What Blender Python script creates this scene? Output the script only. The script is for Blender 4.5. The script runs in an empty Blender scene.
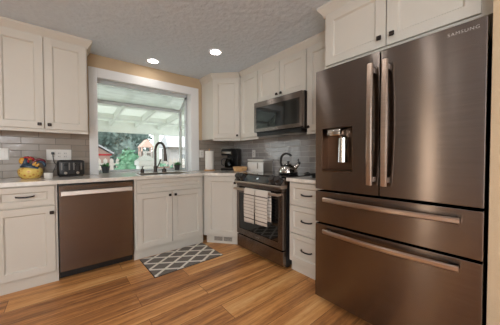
import bpy, bmesh, math, random
from mathutils import Vector, Matrix
random.seed(7)
R = math.radians
PI = math.pi
scene = bpy.context.scene
COL = scene.collection

# ------------------------------------------------------------------ camera, world, exposure
cam = bpy.data.objects.new('camera', bpy.data.cameras.new('camera'))
COL.objects.link(cam)
cam.data.sensor_width = 36.0
cam.data.lens = 36.0 * 227.35 / 500.0
cam.data.clip_start = 0.05
cam.location = (0, 0, 1.118)
cam.rotation_euler = (R(90 - 1.29), R(0.11), R(-39.6))
scene.camera = cam

scene.view_settings.view_transform = 'Standard'
scene.view_settings.look = 'None'
scene.view_settings.gamma = 1.0
scene.view_settings.use_curve_mapping = False
scene.view_settings.exposure = -0.34

world = bpy.data.worlds.new('overcast_sky')
scene.world = world
world.use_nodes = True
bg = world.node_tree.nodes['Background']
bg.inputs['Color'].default_value = (0.95, 0.98, 1.0, 1)
bg.inputs['Strength'].default_value = 3.1

def area_light(name, loc, rot, sx, sy, power, color):
    l = bpy.data.lights.new(name, 'AREA')
    l.shape = 'RECTANGLE'; l.size = sx; l.size_y = sy
    l.energy = power; l.color = color
    o = bpy.data.objects.new(name, l); COL.objects.link(o)
    o.location = loc; o.rotation_euler = rot
    return o
# added fill lights at an invented patio door and side window behind the camera
area_light('added_fill_rear', (-1.25, -2.93, 1.15), (R(90), 0, 0), 1.8, 1.9, 24, (0.97, 0.98, 1.0))
area_light('added_fill_side', (-2.33, -1.6, 1.35), (R(90), 0, R(-90)), 1.5, 1.2, 14, (0.97, 0.98, 1.0))
CAN_GLOW = 46.0
CAN_COLOR = (1.0, 0.97, 0.93, 1)

# ------------------------------------------------------------------ main dimensions
CEIL = 2.335
YB, YW, YU = 2.634, 3.25, 2.904        # base door faces, sink wall, upper door faces
XB, XW, XU = 1.704, 2.324, 1.983       # the same for the stove wall
XS, XM, XF = 1.642, 1.914, 1.506       # oven door, microwave and fridge faces
S1, S2 = 1.4837, 2.2437                # stove extent along y
F1, F2 = 0.117, 1.0265                 # fridge extent along y
CT = 0.92                              # worktop height

# ------------------------------------------------------------------ materials
def new_mat(name):
    m = bpy.data.materials.new(name); m.use_nodes = True
    nt = m.node_tree
    return m, nt, nt.nodes['Principled BSDF']
def rgb(r, g, b):                       # sRGB 0..255 to linear
    f = lambda c: (c/12.92 if c <= .04045 else ((c+.055)/1.055)**2.4)
    return (f(r/255), f(g/255), f(b/255), 1)
def plain(name, col, rough=.5, metal=0, noise=.04, nscale=6, bump=0, bscale=200, coat=0, spec=.5, bdist=.01):
    m, nt, b = new_mat(name)
    tc = nt.nodes.new('ShaderNodeTexCoord')
    n = nt.nodes.new('ShaderNodeTexNoise'); n.inputs['Scale'].default_value = nscale
    nt.links.new(tc.outputs['Object'], n.inputs['Vector'])
    cr = nt.nodes.new('ShaderNodeValToRGB')
    cr.color_ramp.elements[0].position = .3; cr.color_ramp.elements[1].position = .7
    cr.color_ramp.elements[0].color = tuple(c*(1-noise) for c in col[:3]) + (1,)
    cr.color_ramp.elements[1].color = tuple(min(1, c*(1+noise)) for c in col[:3]) + (1,)
    nt.links.new(n.outputs['Fac'], cr.inputs['Fac'])
    nt.links.new(cr.outputs['Color'], b.inputs['Base Color'])
    b.inputs['Roughness'].default_value = rough
    b.inputs['Metallic'].default_value = metal
    b.inputs['Specular IOR Level'].default_value = spec
    b.inputs['Coat Weight'].default_value = coat
    if bump:
        n2 = nt.nodes.new('ShaderNodeTexNoise'); n2.inputs['Scale'].default_value = bscale
        n2.inputs['Detail'].default_value = 3
        nt.links.new(tc.outputs['Object'], n2.inputs['Vector'])
        bp = nt.nodes.new('ShaderNodeBump'); bp.inputs['Strength'].default_value = bump
        bp.inputs['Distance'].default_value = bdist
        nt.links.new(n2.outputs['Fac'], bp.inputs['Height'])
        nt.links.new(bp.outputs['Normal'], b.inputs['Normal'])
    return m
def emit(name, col, s):
    m, nt, b = new_mat(name)
    b.inputs['Base Color'].default_value = col
    b.inputs['Emission Color'].default_value = col
    b.inputs['Emission Strength'].default_value = s
    return m
def brushed(name, col, rough=.3, aniso=.7, rot=0.0, streak=(3, 3, 260)):
    m, nt, b = new_mat(name)
    b.inputs['Metallic'].default_value = 1
    b.inputs['Anisotropic'].default_value = aniso
    b.inputs['Anisotropic Rotation'].default_value = rot
    tg = nt.nodes.new('ShaderNodeCombineXYZ'); tg.inputs['Z'].default_value = 1   # brushed sideways: highlights stretch upright
    nt.links.new(tg.outputs['Vector'], b.inputs['Tangent'])
    tc = nt.nodes.new('ShaderNodeTexCoord')
    mp = nt.nodes.new('ShaderNodeMapping'); mp.inputs['Scale'].default_value = streak
    n = nt.nodes.new('ShaderNodeTexNoise'); n.inputs['Scale'].default_value = 1.0
    nt.links.new(tc.outputs['Object'], mp.inputs['Vector']); nt.links.new(mp.outputs['Vector'], n.inputs['Vector'])
    cr = nt.nodes.new('ShaderNodeValToRGB')
    cr.color_ramp.elements[0].position = .3; cr.color_ramp.elements[1].position = .7
    cr.color_ramp.elements[0].color = tuple(c*.93 for c in col[:3]) + (1,)
    cr.color_ramp.elements[1].color = tuple(c*1.07 for c in col[:3]) + (1,)
    nt.links.new(n.outputs['Fac'], cr.inputs['Fac']); nt.links.new(cr.outputs['Color'], b.inputs['Base Color'])
    mr = nt.nodes.new('ShaderNodeMapRange')
    mr.inputs['To Min'].default_value = rough*.9; mr.inputs['To Max'].default_value = rough*1.1
    nt.links.new(n.outputs['Fac'], mr.inputs['Value']); nt.links.new(mr.outputs['Result'], b.inputs['Roughness'])
    return m
def glass(name, tint=(.97, .99, .98, 1), gloss=.5, veil=0):
    m, nt, b = new_mat(name)
    nt.nodes.remove(b)
    out = nt.nodes['Material Output']
    tr = nt.nodes.new('ShaderNodeBsdfTransparent'); tr.inputs['Color'].default_value = tint
    gl = nt.nodes.new('ShaderNodeBsdfGlossy'); gl.inputs['Roughness'].default_value = .02
    lw = nt.nodes.new('ShaderNodeLayerWeight'); lw.inputs['Blend'].default_value = .5
    pw = nt.nodes.new('ShaderNodeMath'); pw.operation = 'POWER'; pw.inputs[1].default_value = 4
    nt.links.new(lw.outputs['Facing'], pw.inputs[0])
    mu = nt.nodes.new('ShaderNodeMath'); mu.operation = 'MULTIPLY_ADD'; mu.inputs[1].default_value = gloss; mu.inputs[2].default_value = .06*gloss
    mx = nt.nodes.new('ShaderNodeMixShader')
    nt.links.new(pw.outputs['Value'], mu.inputs[0]); nt.links.new(mu.outputs['Value'], mx.inputs['Fac'])
    nt.links.new(tr.outputs['BSDF'], mx.inputs[1]); nt.links.new(gl.outputs['BSDF'], mx.inputs[2])
    last = mx
    if veil:                            # a mottled translucent layer that pales the glass
        tl = nt.nodes.new('ShaderNodeBsdfTranslucent'); tl.inputs['Color'].default_value = (.85, .9, .9, 1)
        n = nt.nodes.new('ShaderNodeTexNoise'); n.inputs['Scale'].default_value = 5
        mr = nt.nodes.new('ShaderNodeMapRange'); mr.inputs['To Min'].default_value = veil*.6; mr.inputs['To Max'].default_value = veil*1.4
        nt.links.new(n.outputs['Fac'], mr.inputs['Value'])
        last = nt.nodes.new('ShaderNodeMixShader')
        nt.links.new(mr.outputs['Result'], last.inputs['Fac'])
        nt.links.new(mx.outputs['Shader'], last.inputs[1]); nt.links.new(tl.outputs['BSDF'], last.inputs[2])
    nt.links.new(last.outputs['Shader'], out.inputs['Surface'])
    return m
def tile_mat(name, axis, c1, c2, mortar, spec=.9, gl=.13):
    m, nt, b = new_mat(name)
    tc = nt.nodes.new('ShaderNodeTexCoord')
    sp = nt.nodes.new('ShaderNodeSeparateXYZ'); cb = nt.nodes.new('ShaderNodeCombineXYZ')
    nt.links.new(tc.outputs['Object'], sp.inputs['Vector'])
    nt.links.new(sp.outputs[axis], cb.inputs['X']); nt.links.new(sp.outputs['Z'], cb.inputs['Y'])
    mp = nt.nodes.new('ShaderNodeMapping'); mp.inputs['Location'].default_value = (0.05, -CT, 0)
    nt.links.new(cb.outputs['Vector'], mp.inputs['Vector'])
    br = nt.nodes.new('ShaderNodeTexBrick')
    br.offset = .5; br.inputs['Scale'].default_value = 1
    br.inputs['Brick Width'].default_value = .265; br.inputs['Row Height'].default_value = .0682
    br.inputs['Mortar Size'].default_value = .0028; br.inputs['Mortar Smooth'].default_value = .3
    br.inputs['Color1'].default_value = c1; br.inputs['Color2'].default_value = c2
    br.inputs['Mortar'].default_value = mortar; br.inputs['Bias'].default_value = 0
    nt.links.new(mp.outputs['Vector'], br.inputs['Vector'])
    nt.links.new(br.outputs['Color'], b.inputs['Base Color'])
    b.inputs['Specular IOR Level'].default_value = spec
    n = nt.nodes.new('ShaderNodeTexNoise'); n.inputs['Scale'].default_value = 14
    nt.links.new(tc.outputs['Object'], n.inputs['Vector'])
    ma = nt.nodes.new('ShaderNodeMath'); ma.operation = 'MULTIPLY_ADD'
    ma.inputs[1].default_value = -1.0
    nt.links.new(br.outputs['Fac'], ma.inputs[0]); nt.links.new(n.outputs['Fac'], ma.inputs[2])
    bp = nt.nodes.new('ShaderNodeBump'); bp.inputs['Strength'].default_value = .35; bp.inputs['Distance'].default_value = .008
    nt.links.new(ma.outputs['Value'], bp.inputs['Height']); nt.links.new(bp.outputs['Normal'], b.inputs['Normal'])
    mr = nt.nodes.new('ShaderNodeMapRange'); mr.inputs['To Min'].default_value = gl; mr.inputs['To Max'].default_value = .7
    nt.links.new(br.outputs['Fac'], mr.inputs['Value']); nt.links.new(mr.outputs['Result'], b.inputs['Roughness'])
    return m
def floor_mat():
    m, nt, b = new_mat('wood_planks')
    tc = nt.nodes.new('ShaderNodeTexCoord')
    br = nt.nodes.new('ShaderNodeTexBrick'); br.offset = .37; br.offset_frequency = 2
    br.inputs['Scale'].default_value = 1; br.inputs['Brick Width'].default_value = 1.25; br.inputs['Row Height'].default_value = .185
    br.inputs['Mortar Size'].default_value = .0015; br.inputs['Color1'].default_value = (0, 0, 0, 1); br.inputs['Color2'].default_value = (1, 1, 1, 1)
    br.inputs['Mortar'].default_value = (.5, .5, .5, 1); br.inputs['Bias'].default_value = 0
    mpb = nt.nodes.new('ShaderNodeMapping'); mpb.inputs['Location'].default_value = (.34, .03, 0)
    nt.links.new(tc.outputs['Object'], mpb.inputs['Vector']); nt.links.new(mpb.outputs['Vector'], br.inputs['Vector'])
    # grain, shifted plank by plank
    off = nt.nodes.new('ShaderNodeVectorMath'); off.operation = 'MULTIPLY_ADD'
    off.inputs[1].default_value = (7, 3, 0)
    nt.links.new(br.outputs['Color'], off.inputs[0]); nt.links.new(tc.outputs['Object'], off.inputs[2])
    def noise(scale, detail, rough, dist=0):
        mp = nt.nodes.new('ShaderNodeMapping'); mp.inputs['Scale'].default_value = scale
        n = nt.nodes.new('ShaderNodeTexNoise'); n.inputs['Scale'].default_value = 1
        n.inputs['Detail'].default_value = detail; n.inputs['Roughness'].default_value = rough; n.inputs['Distortion'].default_value = dist
        nt.links.new(off.outputs['Vector'], mp.inputs['Vector']); nt.links.new(mp.outputs['Vector'], n.inputs['Vector'])
        return n
    n1 = noise((.5, 13, 1), 3, .55, .5); n2 = noise((2.5, 60, 1), 4, .65, .4); n3 = noise((6, 26, 1), 4, .65, 1.8)
    cr = nt.nodes.new('ShaderNodeValToRGB')
    e = cr.color_ramp.elements
    e[0].position = .36; e[0].color = rgb(136, 88, 50)
    e[1].position = .68; e[1].color = rgb(240, 192, 130)
    x = e.new(.46); x.color = rgb(188, 126, 72)
    x = e.new(.56); x.color = rgb(222, 158, 94)
    def math_(op, a, bval):
        k = nt.nodes.new('ShaderNodeMath'); k.operation = op
        nt.links.new(a, k.inputs[0])
        if isinstance(bval, (int, float)): k.inputs[1].default_value = bval
        else: nt.links.new(bval, k.inputs[1])
        return k.outputs['Value']
    a = math_('MULTIPLY', n1.outputs['Fac'], .54)
    c = math_('MULTIPLY', n2.outputs['Fac'], .30)
    d = math_('MULTIPLY', n3.outputs['Fac'], .18)
    s = math_('ADD', math_('ADD', a, c), d)
    sp = nt.nodes.new('ShaderNodeSeparateXYZ'); nt.links.new(br.outputs['Color'], sp.inputs['Vector'])
    s = math_('ADD', s, math_('MULTIPLY', math_('SUBTRACT', sp.outputs['X'], .5), .16))
    nt.links.new(s, cr.inputs['Fac'])
    mx = nt.nodes.new('ShaderNodeMix'); mx.data_type = 'RGBA'
    mx.inputs['B'].default_value = rgb(96, 56, 30)
    nt.links.new(br.outputs['Fac'], mx.inputs['Factor']); nt.links.new(cr.outputs['Color'], mx.inputs['A'])
    nt.links.new(mx.outputs['Result'], b.inputs['Base Color'])
    b.inputs['Roughness'].default_value = .38
    bp = nt.nodes.new('ShaderNodeBump'); bp.inputs['Strength'].default_value = .15; bp.inputs['Distance'].default_value = .004
    nt.links.new(n2.outputs['Fac'], bp.inputs['Height']); nt.links.new(bp.outputs['Normal'], b.inputs['Normal'])
    return m
def rug_mat():
    m, nt, b = new_mat('rug_trellis')
    tc = nt.nodes.new('ShaderNodeTexCoord'); sp = nt.nodes.new('ShaderNodeSeparateXYZ')
    nt.links.new(tc.outputs['Object'], sp.inputs['Vector'])
    def M(op, *a):
        k = nt.nodes.new('ShaderNodeMath'); k.operation = op
        for i, v in enumerate(a):
            if isinstance(v, (int, float)): k.inputs[i].default_value = v
            else: nt.links.new(v, k.inputs[i])
        return k.outputs['Value']
    u = M('DIVIDE', sp.outputs['X'], RUG_DX); v = M('DIVIDE', M('SUBTRACT', sp.outputs['Y'], .009), RUG_DY)
    def line(t):
        f = M('FRACT', M('ADD', t, 100.0))
        return M('MAXIMUM', M('LESS_THAN', f, .098), M('GREATER_THAN', f, .902))
    g = M('MAXIMUM', line(M('ADD', u, v)), line(M('SUBTRACT', u, v)))
    n = nt.nodes.new('ShaderNodeTexNoise'); n.inputs['Scale'].default_value = 160
    nt.links.new(tc.outputs['Object'], n.inputs['Vector'])
    mx = nt.nodes.new('ShaderNodeMix'); mx.data_type = 'RGBA'
    nt.links.new(g, mx.inputs['Factor'])
    mx.inputs['A'].default_value = rgb(126, 119, 112); mx.inputs['B'].default_value = rgb(236, 228, 216)
    nt.links.new(mx.outputs['Result'], b.inputs['Base Color'])
    b.inputs['Roughness'].default_value = .95; b.inputs['Specular IOR Level'].default_value = .1
    bp = nt.nodes.new('ShaderNodeBump'); bp.inputs['Strength'].default_value = .5; bp.inputs['Distance'].default_value = .003
    nt.links.new(n.outputs['Fac'], bp.inputs['Height']); nt.links.new(bp.outputs['Normal'], b.inputs['Normal'])
    return m
RUG_DX, RUG_DY = .252, .168
def towel_mat():
    m, nt, b = new_mat('towel_stripes')
    tc = nt.nodes.new('ShaderNodeTexCoord'); sp = nt.nodes.new('ShaderNodeSeparateXYZ')
    nt.links.new(tc.outputs['Object'], sp.inputs['Vector'])
    cr = nt.nodes.new('ShaderNodeValToRGB'); cr.color_ramp.interpolation = 'CONSTANT'
    mr = nt.nodes.new('ShaderNodeMapRange'); mr.inputs['From Min'].default_value = -.37; mr.inputs['From Max'].default_value = .02
    nt.links.new(sp.outputs['Z'], mr.inputs['Value']); nt.links.new(mr.outputs['Result'], cr.inputs['Fac'])
    cream, light, dark = rgb(222, 213, 202), rgb(172, 160, 148), rgb(108, 97, 90)
    cr.color_ramp.elements[0].position = 0; cr.color_ramp.elements[0].color = cream
    cr.color_ramp.elements[1].position = .16; cr.color_ramp.elements[1].color = dark
    for p, c in ((.19, cream), (.28, light), (.30, cream), (.37, light), (.39, cream), (.46, light), (.48, cream),
                 (.55, light), (.57, cream), (.64, light), (.66, cream), (.73, light), (.75, cream), (.81, dark), (.84, cream)):
        x = cr.color_ramp.elements.new(p); x.color = c
    nt.links.new(cr.outputs['Color'], b.inputs['Base Color'])
    b.inputs['Roughness'].default_value = .95
    n = nt.nodes.new('ShaderNodeTexNoise'); n.inputs['Scale'].default_value = 300
    nt.links.new(tc.outputs['Object'], n.inputs['Vector'])
    bp = nt.nodes.new('ShaderNodeBump'); bp.inputs['Strength'].default_value = .4; bp.inputs['Distance'].default_value = .002
    nt.links.new(n.outputs['Fac'], bp.inputs['Height']); nt.links.new(bp.outputs['Normal'], b.inputs['Normal'])
    return m
def floral_mat():
    m, nt, b = new_mat('yellow_floral_glaze')
    tc = nt.nodes.new('ShaderNodeTexCoord')
    v = nt.nodes.new('ShaderNodeTexVoronoi'); v.inputs['Scale'].default_value = 34
    nt.links.new(tc.outputs['Object'], v.inputs['Vector'])
    cr = nt.nodes.new('ShaderNodeValToRGB')
    cr.color_ramp.elements[0].position = .12; cr.color_ramp.elements[0].color = rgb(204, 112, 34)
    cr.color_ramp.elements[1].position = .5; cr.color_ramp.elements[1].color = rgb(246, 214, 120)
    nt.links.new(v.outputs['Distance'], cr.inputs['Fac']); nt.links.new(cr.outputs['Color'], b.inputs['Base Color'])
    b.inputs['Roughness'].default_value = .25
    return m

M = {
 'cab': plain('cabinet_paint', rgb(212, 206, 195), .42, noise=.01),
 'counter': plain('quartz', rgb(226, 220, 211), .1, noise=.07, nscale=30),
 'tan': plain('tan_wall_paint', rgb(204, 179, 146), .8, noise=.02, bump=.15, bscale=150),
 'bin': plain('weathered_white_paint', rgb(246, 246, 246), .6, noise=.03),
 'greige': plain('grey_wall_paint', rgb(168, 167, 166), .8, noise=.02, bump=.15, bscale=150),
 'ceil': plain('textured_ceiling', rgb(216, 227, 238), .9, noise=.03, nscale=40, bump=1.0, bscale=20, bdist=.013),
 'white': plain('white_trim_paint', rgb(238, 237, 236), .4, noise=.01),
 'vinyl': plain('window_vinyl', rgb(205, 210, 211), .4, noise=.01),
 'floor': floor_mat(),
 'tile_back': tile_mat('taupe_tile', 'X', rgb(152, 140, 128), rgb(170, 158, 146), rgb(120, 110, 101), .35, .22),
 'tile_side': tile_mat('taupe_tile_window_lit', 'Y', rgb(156, 151, 148), rgb(176, 171, 168), rgb(206, 202, 198)),  # same tile as the back wall; cool window reflection put into its colour
 'steel': brushed('bronze_stainless', rgb(126, 117, 112), .22, .97, 0.0),
 'handle': brushed('bronze_handle', rgb(188, 170, 156), .3, .3),
 'knob': plain('bronze_black', rgb(52, 44, 40), .35, metal=.8),
 'pull': plain('matte_black_pull', rgb(48, 48, 52), .4, metal=.6),
 'black': plain('black_plastic', rgb(26, 26, 27), .35),
 'dark': plain('dark_recess', rgb(40, 36, 33), .5),
 'blackglass': plain('black_glass', rgb(14, 14, 15), .05, coat=.3, spec=.6),
 'greyglass': plain('smoked_glass', rgb(64, 71, 73), .07, spec=.9),
 'ovenglass': plain('dark_smoked_glass', rgb(34, 38, 39), .05, spec=.8),
 'chrome': plain('polished_steel', rgb(215, 212, 208), .14, metal=1, noise=.02),
 'satin': plain('satin_steel', rgb(176, 168, 158), .3, metal=1, noise=.02),
 'knobdark': plain('graphite_knob', rgb(70, 68, 67), .3, metal=.6),
 'barsteel': plain('bright_bar_steel', rgb(226, 220, 214), .45, metal=.85, noise=.02),
 'lipsteel': plain('lip_steel', rgb(186, 172, 160), .38, metal=.9, noise=.02),
 'darksteel': plain('dark_steel', rgb(120, 116, 112), .35, metal=1, noise=.02),
 'bronze': plain('oil_rubbed_bronze', rgb(84, 76, 72), .3, metal=.9),
 'plate': plain('white_plastic', rgb(236, 232, 226), .35, noise=.01),
 'paper': plain('paper', rgb(244, 238, 230), .95, noise=.02, bump=.3, bscale=120),
 'wood': plain('pale_wood', rgb(206, 160, 112), .5, noise=.15, nscale=25),
 'wicker': plain('wicker', rgb(214, 168, 116), .7, noise=.18, nscale=60, bump=.6, bscale=90),
 'porcelain': plain('porcelain', rgb(238, 234, 228), .2, noise=.01),
 'floral': floral_mat(),
 'blue': plain('blue_glaze', rgb(58, 78, 98), .25, noise=.35, nscale=40),
 'red': plain('red_glaze', rgb(170, 34, 44), .25, noise=.1),
 'maroon': plain('maroon_glaze', rgb(112, 40, 52), .25, noise=.2, nscale=40),
 'orange': plain('orange_glaze', rgb(232, 172, 72), .25, noise=.15, nscale=40),
 'lens': emit('lamp_lens', CAN_COLOR, CAN_GLOW),
 'globe': emit('added_globe_glow', (.88, .94, 1, 1), 200.0),
 'shade': emit('streak_lamp_glow', (1, .84, .66, 1), 5.5),
 'display': emit('display_digits', (.8, .95, 1, 1), .7),
 'glass': glass('window_glass'),
 'sideglass': glass('window_glass_sloped', (.95, .97, .97, 1), .7, .4),
 'carafe': glass('carafe_glass', (.35, .33, .31, 1), .6),
 'rug': rug_mat(), 'rugedge': plain('rug_backing', rgb(70, 64, 60), .9),
 'towel': towel_mat(),
 'leaf': plain('leaf_green', rgb(84, 140, 84), .6, noise=.3, nscale=30),
 'bushleaf': plain('bush_leaf', rgb(110, 160, 128), .6, noise=.3, nscale=8),
 'treeleaf': plain('conifer_leaf', rgb(112, 130, 124), .7, noise=.35, nscale=3),
 'trunk': plain('bark', rgb(110, 92, 76), .9, noise=.2),
 'fence': plain('fence_paint', rgb(196, 184, 176), .7, noise=.05),
 'patio': plain('patio_paint', rgb(234, 238, 232), .6, noise=.02),
 'roofpanel': None,
 'ground': plain('patio_slab', rgb(176, 178, 172), .9, noise=.08),
 'cedar': plain('cedar_roof', rgb(226, 192, 176), .7, noise=.1),
 'shed': plain('shed_siding', rgb(160, 130, 120), .8), 'shedroof': plain('shed_roof', rgb(170, 170, 174), .8),
 'siding': plain('house_siding', rgb(196, 190, 188), .8), 'roofgrey': plain('house_roof', rgb(205, 205, 208), .8),
 'stone': plain('grey_pot', rgb(62, 64, 66), .6),
 'grey': plain('grey_vent', rgb(120, 112, 104), .6),
}
def panel_mat():
    m, nt, b = new_mat('translucent_panel')
    out = nt.nodes['Material Output']
    d = nt.nodes.new('ShaderNodeBsdfTranslucent'); d.inputs['Color'].default_value = (.92, .94, .9, 1)
    n = nt.nodes.new('ShaderNodeTexNoise'); n.inputs['Scale'].default_value = 3
    mx = nt.nodes.new('ShaderNodeMixShader'); mx.inputs['Fac'].default_value = .48
    b.inputs['Base Color'].default_value = (.84, .85, .8, 1)
    nt.links.new(b.outputs['BSDF'], mx.inputs[1]); nt.links.new(d.outputs['BSDF'], mx.inputs[2])
    nt.links.new(mx.outputs['Shader'], out.inputs['Surface'])
    return m
M['roofpanel'] = panel_mat()

# ------------------------------------------------------------------ mesh builder
class MB:
    def __init__(s): s.bm = bmesh.new()
    def box(s, x0, x1, y0, y1, z0, z1, bev=0, seg=2):
        r = bmesh.ops.create_cube(s.bm, size=1)
        vs = r['verts']
        for v in vs:
            v.co = Vector(((x0+x1)/2 + v.co.x*(x1-x0), (y0+y1)/2 + v.co.y*(y1-y0), (z0+z1)/2 + v.co.z*(z1-z0)))
        if bev:
            es = list({e for v in vs for e in v.link_edges})
            bmesh.ops.bevel(s.bm, geom=es, offset=bev, segments=seg, affect='EDGES', profile=.5)
        return s
    def panel(s, x0, x1, z0, z1, y0, y1, stile=.057, rec=.013, slope=.010):
        """shaker front: framed slab facing -y with a sunk centre"""
        bm = s.bm
        def ring(a, b, c, d, y): return [bm.verts.new((a, y, c)), bm.verts.new((b, y, c)), bm.verts.new((b, y, d)), bm.verts.new((a, y, d))]
        e = .0015
        o2 = ring(x0, x1, z0, z1, y1); o1 = ring(x0, x1, z0, z1, y0+e); o0 = ring(x0+e, x1-e, z0+e, z1-e, y0)
        i0 = ring(x0+stile, x1-stile, z0+stile, z1-stile, y0)
        i1 = ring(x0+stile+slope, x1-stile-slope, z0+stile+slope, z1-stile-slope, y0+rec)
        seq = [o2, o1, o0, i0, i1]
        for A, B in zip(seq, seq[1:]):
            for k in range(4): bm.faces.new((A[k], A[(k+1) % 4], B[(k+1) % 4], B[k]))
        bm.faces.new(i1); bm.faces.new(list(reversed(o2)))
        return s
    def cyl(s, p0, p1, r, r2=None, seg=20):
        p0, p1 = Vector(p0), Vector(p1); d = p1-p0
        m = Matrix.Translation((p0+p1)/2) @ d.to_track_quat('Z', 'Y').to_matrix().to_4x4()
        bmesh.ops.create_cone(s.bm, cap_ends=True, segments=seg, radius1=r, radius2=r if r2 is None else r2, depth=d.length, matrix=m)
        return s
    def ball(s, c, r, sub=2, sc=(1, 1, 1)):
        bmesh.ops.create_icosphere(s.bm, subdivisions=sub, radius=r, matrix=Matrix.Translation(c) @ Matrix.Diagonal((*sc, 1)))
        return s
    def lathe(s, prof, c=(0, 0, 0), seg=32):
        c = Vector(c); rings = []
        for r, z in prof:
            if r < 1e-5: rings.append([s.bm.verts.new(c+Vector((0, 0, z)))])
            else: rings.append([s.bm.verts.new(c+Vector((r*math.cos(2*PI*k/seg), r*math.sin(2*PI*k/seg), z))) for k in range(seg)])
        for A, B in zip(rings, rings[1:]):
            for k in range(seg):
                j = (k+1) % seg
                if len(A) == 1 and len(B) == 1: continue
                if len(A) == 1: s.bm.faces.new((A[0], B[j], B[k]))
                elif len(B) == 1: s.bm.faces.new((A[k], A[j], B[0]))
                else: s.bm.faces.new((A[k], A[j], B[j], B[k]))
        return s
    def prism(s, pts, d):
        """closed polygon (3-D points) pushed along d"""
        a = [s.bm.verts.new(p) for p in pts]; b = [s.bm.verts.new(Vector(p)+Vector(d)) for p in pts]
        n = len(a)
        s.bm.faces.new(a); s.bm.faces.new(list(reversed(b)))
        for k in range(n): s.bm.faces.new((a[k], b[k], b[(k+1) % n], a[(k+1) % n]))
        return s
    def sweep(s, path, sect, up=(0, 0, 1), caps=True):
        """section (list of 2-D points: side, up) along a path; one section or one per point"""
        path = [Vector(p) for p in path]; up = Vector(up); rings = []
        for i, p in enumerate(path):
            t = (path[min(i+1, len(path)-1)] - path[max(i-1, 0)]).normalized()
            sd = t.cross(up)
            sd = sd.normalized() if sd.length > 1e-6 else Vector((1, 0, 0))
            u = sd.cross(t).normalized()
            sec = sect[i] if isinstance(sect[0][0], (tuple, list)) else sect
            rings.append([s.bm.verts.new(p + sd*a + u*b) for a, b in sec])
        n = len(rings[0])
        for A, B in zip(rings, rings[1:]):
            for k in range(n): s.bm.faces.new((A[k], A[(k+1) % n], B[(k+1) % n], B[k]))
        if caps: s.bm.faces.new(list(reversed(rings[0]))); s.bm.faces.new(rings[-1])
        return s
    def tube(s, path, r, seg=10, up=(0, 0, 1)):
        rs = r if isinstance(r, (list, tuple)) else [r]*len(path)
        return s.sweep(path, [[(q*math.cos(2*PI*k/seg), q*math.sin(2*PI*k/seg)) for k in range(seg)] for q in rs], up)
    def build(s, name, mat, parent=None, smooth=None, loc=None, kind=None):
        me = bpy.data.meshes.new(name)
        bmesh.ops.recalc_face_normals(s.bm, faces=s.bm.faces[:])
        s.bm.to_mesh(me); s.bm.free()
        for p in me.polygons: p.use_smooth = smooth is not None
        me.materials.append(mat)
        if smooth is not None: me.set_sharp_from_angle(angle=R(smooth))
        o = bpy.data.objects.new(name, me); COL.objects.link(o)
        if parent: o.parent = parent
        if loc: o.location = loc
        if kind: o['kind'] = kind
        return o
def rect(a, b, c=0.0):
    """section rectangle a x b with clipped corners"""
    a, b = a/2, b/2
    if not c: return [(-a, -b), (a, -b), (a, b), (-a, b)]
    return [(-a+c, -b), (a-c, -b), (a, -b+c), (a, b-c), (a-c, b), (-a+c, b), (-a, b-c), (-a, -b+c)]
def bez(p0, p1, p2, n=12):
    p0, p1, p2 = Vector(p0), Vector(p1), Vector(p2)
    return [p0*(1-t)**2 + p1*2*t*(1-t) + p2*t*t for t in [k/n for k in range(n+1)]]
def arc(c, r, a0, a1, n, ax='xz'):
    out = []
    for k in range(n+1):
        t = R(a0+(a1-a0)*k/n); u, v = r*math.cos(t), r*math.sin(t)
        out.append(Vector(c) + (Vector((u, 0, v)) if ax == 'xz' else Vector((0, u, v)) if ax == 'yz' else Vector((u, v, 0))))
    return out
def tag(o, label, cat, group=None):
    o['label'] = label; o['category'] = cat
    if group: o['group'] = group
    return o
def thing(name, label, cat, loc=(0, 0, 0), rz=0, group=None):
    o = bpy.data.objects.new(name, None); COL.objects.link(o)
    o.empty_display_size = .05
    o.location = loc; o.rotation_euler = (0, 0, R(rz))
    return tag(o, label, cat, group)
def struct(name, mb, mat, parent=None):
    o = mb.build(name, mat, parent)
    if not parent: o['kind'] = 'structure'
    return o
def text(name, s, size, loc, rot, mat, parent, spacing=1.0):
    c = bpy.data.curves.new(name, 'FONT'); c.body = s; c.size = size; c.extrude = .0006
    c.space_character = spacing; c.align_x = 'CENTER'; c.align_y = 'CENTER'
    t = bpy.data.objects.new(name, c); COL.objects.link(t)
    bpy.context.view_layer.update()
    me = bpy.data.meshes.new_from_object(t.evaluated_get(bpy.context.evaluated_depsgraph_get()))
    bpy.data.objects.remove(t); me.materials.clear(); me.materials.append(mat)
    o = bpy.data.objects.new(name, me); COL.objects.link(o)
    o.parent = parent; o.location = loc; o.rotation_euler = rot
    return o

# ------------------------------------------------------------------ the room
XL, YR, XE = -2.4, -3.0, 1.56           # left wall, rear wall, wall face beside the fridge
WX0, WX1, WZ1 = .335, 1.530, 2.068     # window opening inside its casing
WL = WX0-.045                          # left edge of the opening behind the casing
WT = WZ1+.03
struct('floor', MB().box(XL, XW, YR, YW, -.08, 0), M['floor'])
struct('ceiling', MB().box(XL-.15, XW+.15, YR-.15, YW+.15, CEIL, CEIL+.1), M['ceil'])
w = MB()
w.box(XL-.15, WL, YW, YW+.15, -.08, CEIL).box(WX1, XW+.15, YW, YW+.15, -.08, CEIL)
w.box(WL, WX1, YW, YW+.15, -.08, CT-.036).box(WL, WX1, YW, YW+.15, WT, CEIL)
struct('wall_back', w, M['tan'])
struct('wall_right', MB().box(XW, XW+.15, F1-.012, YW, -.08, CEIL).box(XE, XW+.15, YR, F1-.012, -.08, CEIL), M['tan'])
w = MB()                                # unseen left and rear walls, with invented openings for the added fill lights
w.box(XL-.15, XL, YR, -2.4, -.08, CEIL).box(XL-.15, XL, -.8, YW, -.08, CEIL)
w.box(XL-.15, XL, -2.4, -.8, -.08, .7).box(XL-.15, XL, -2.4, -.8, 2.0, CEIL)
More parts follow.
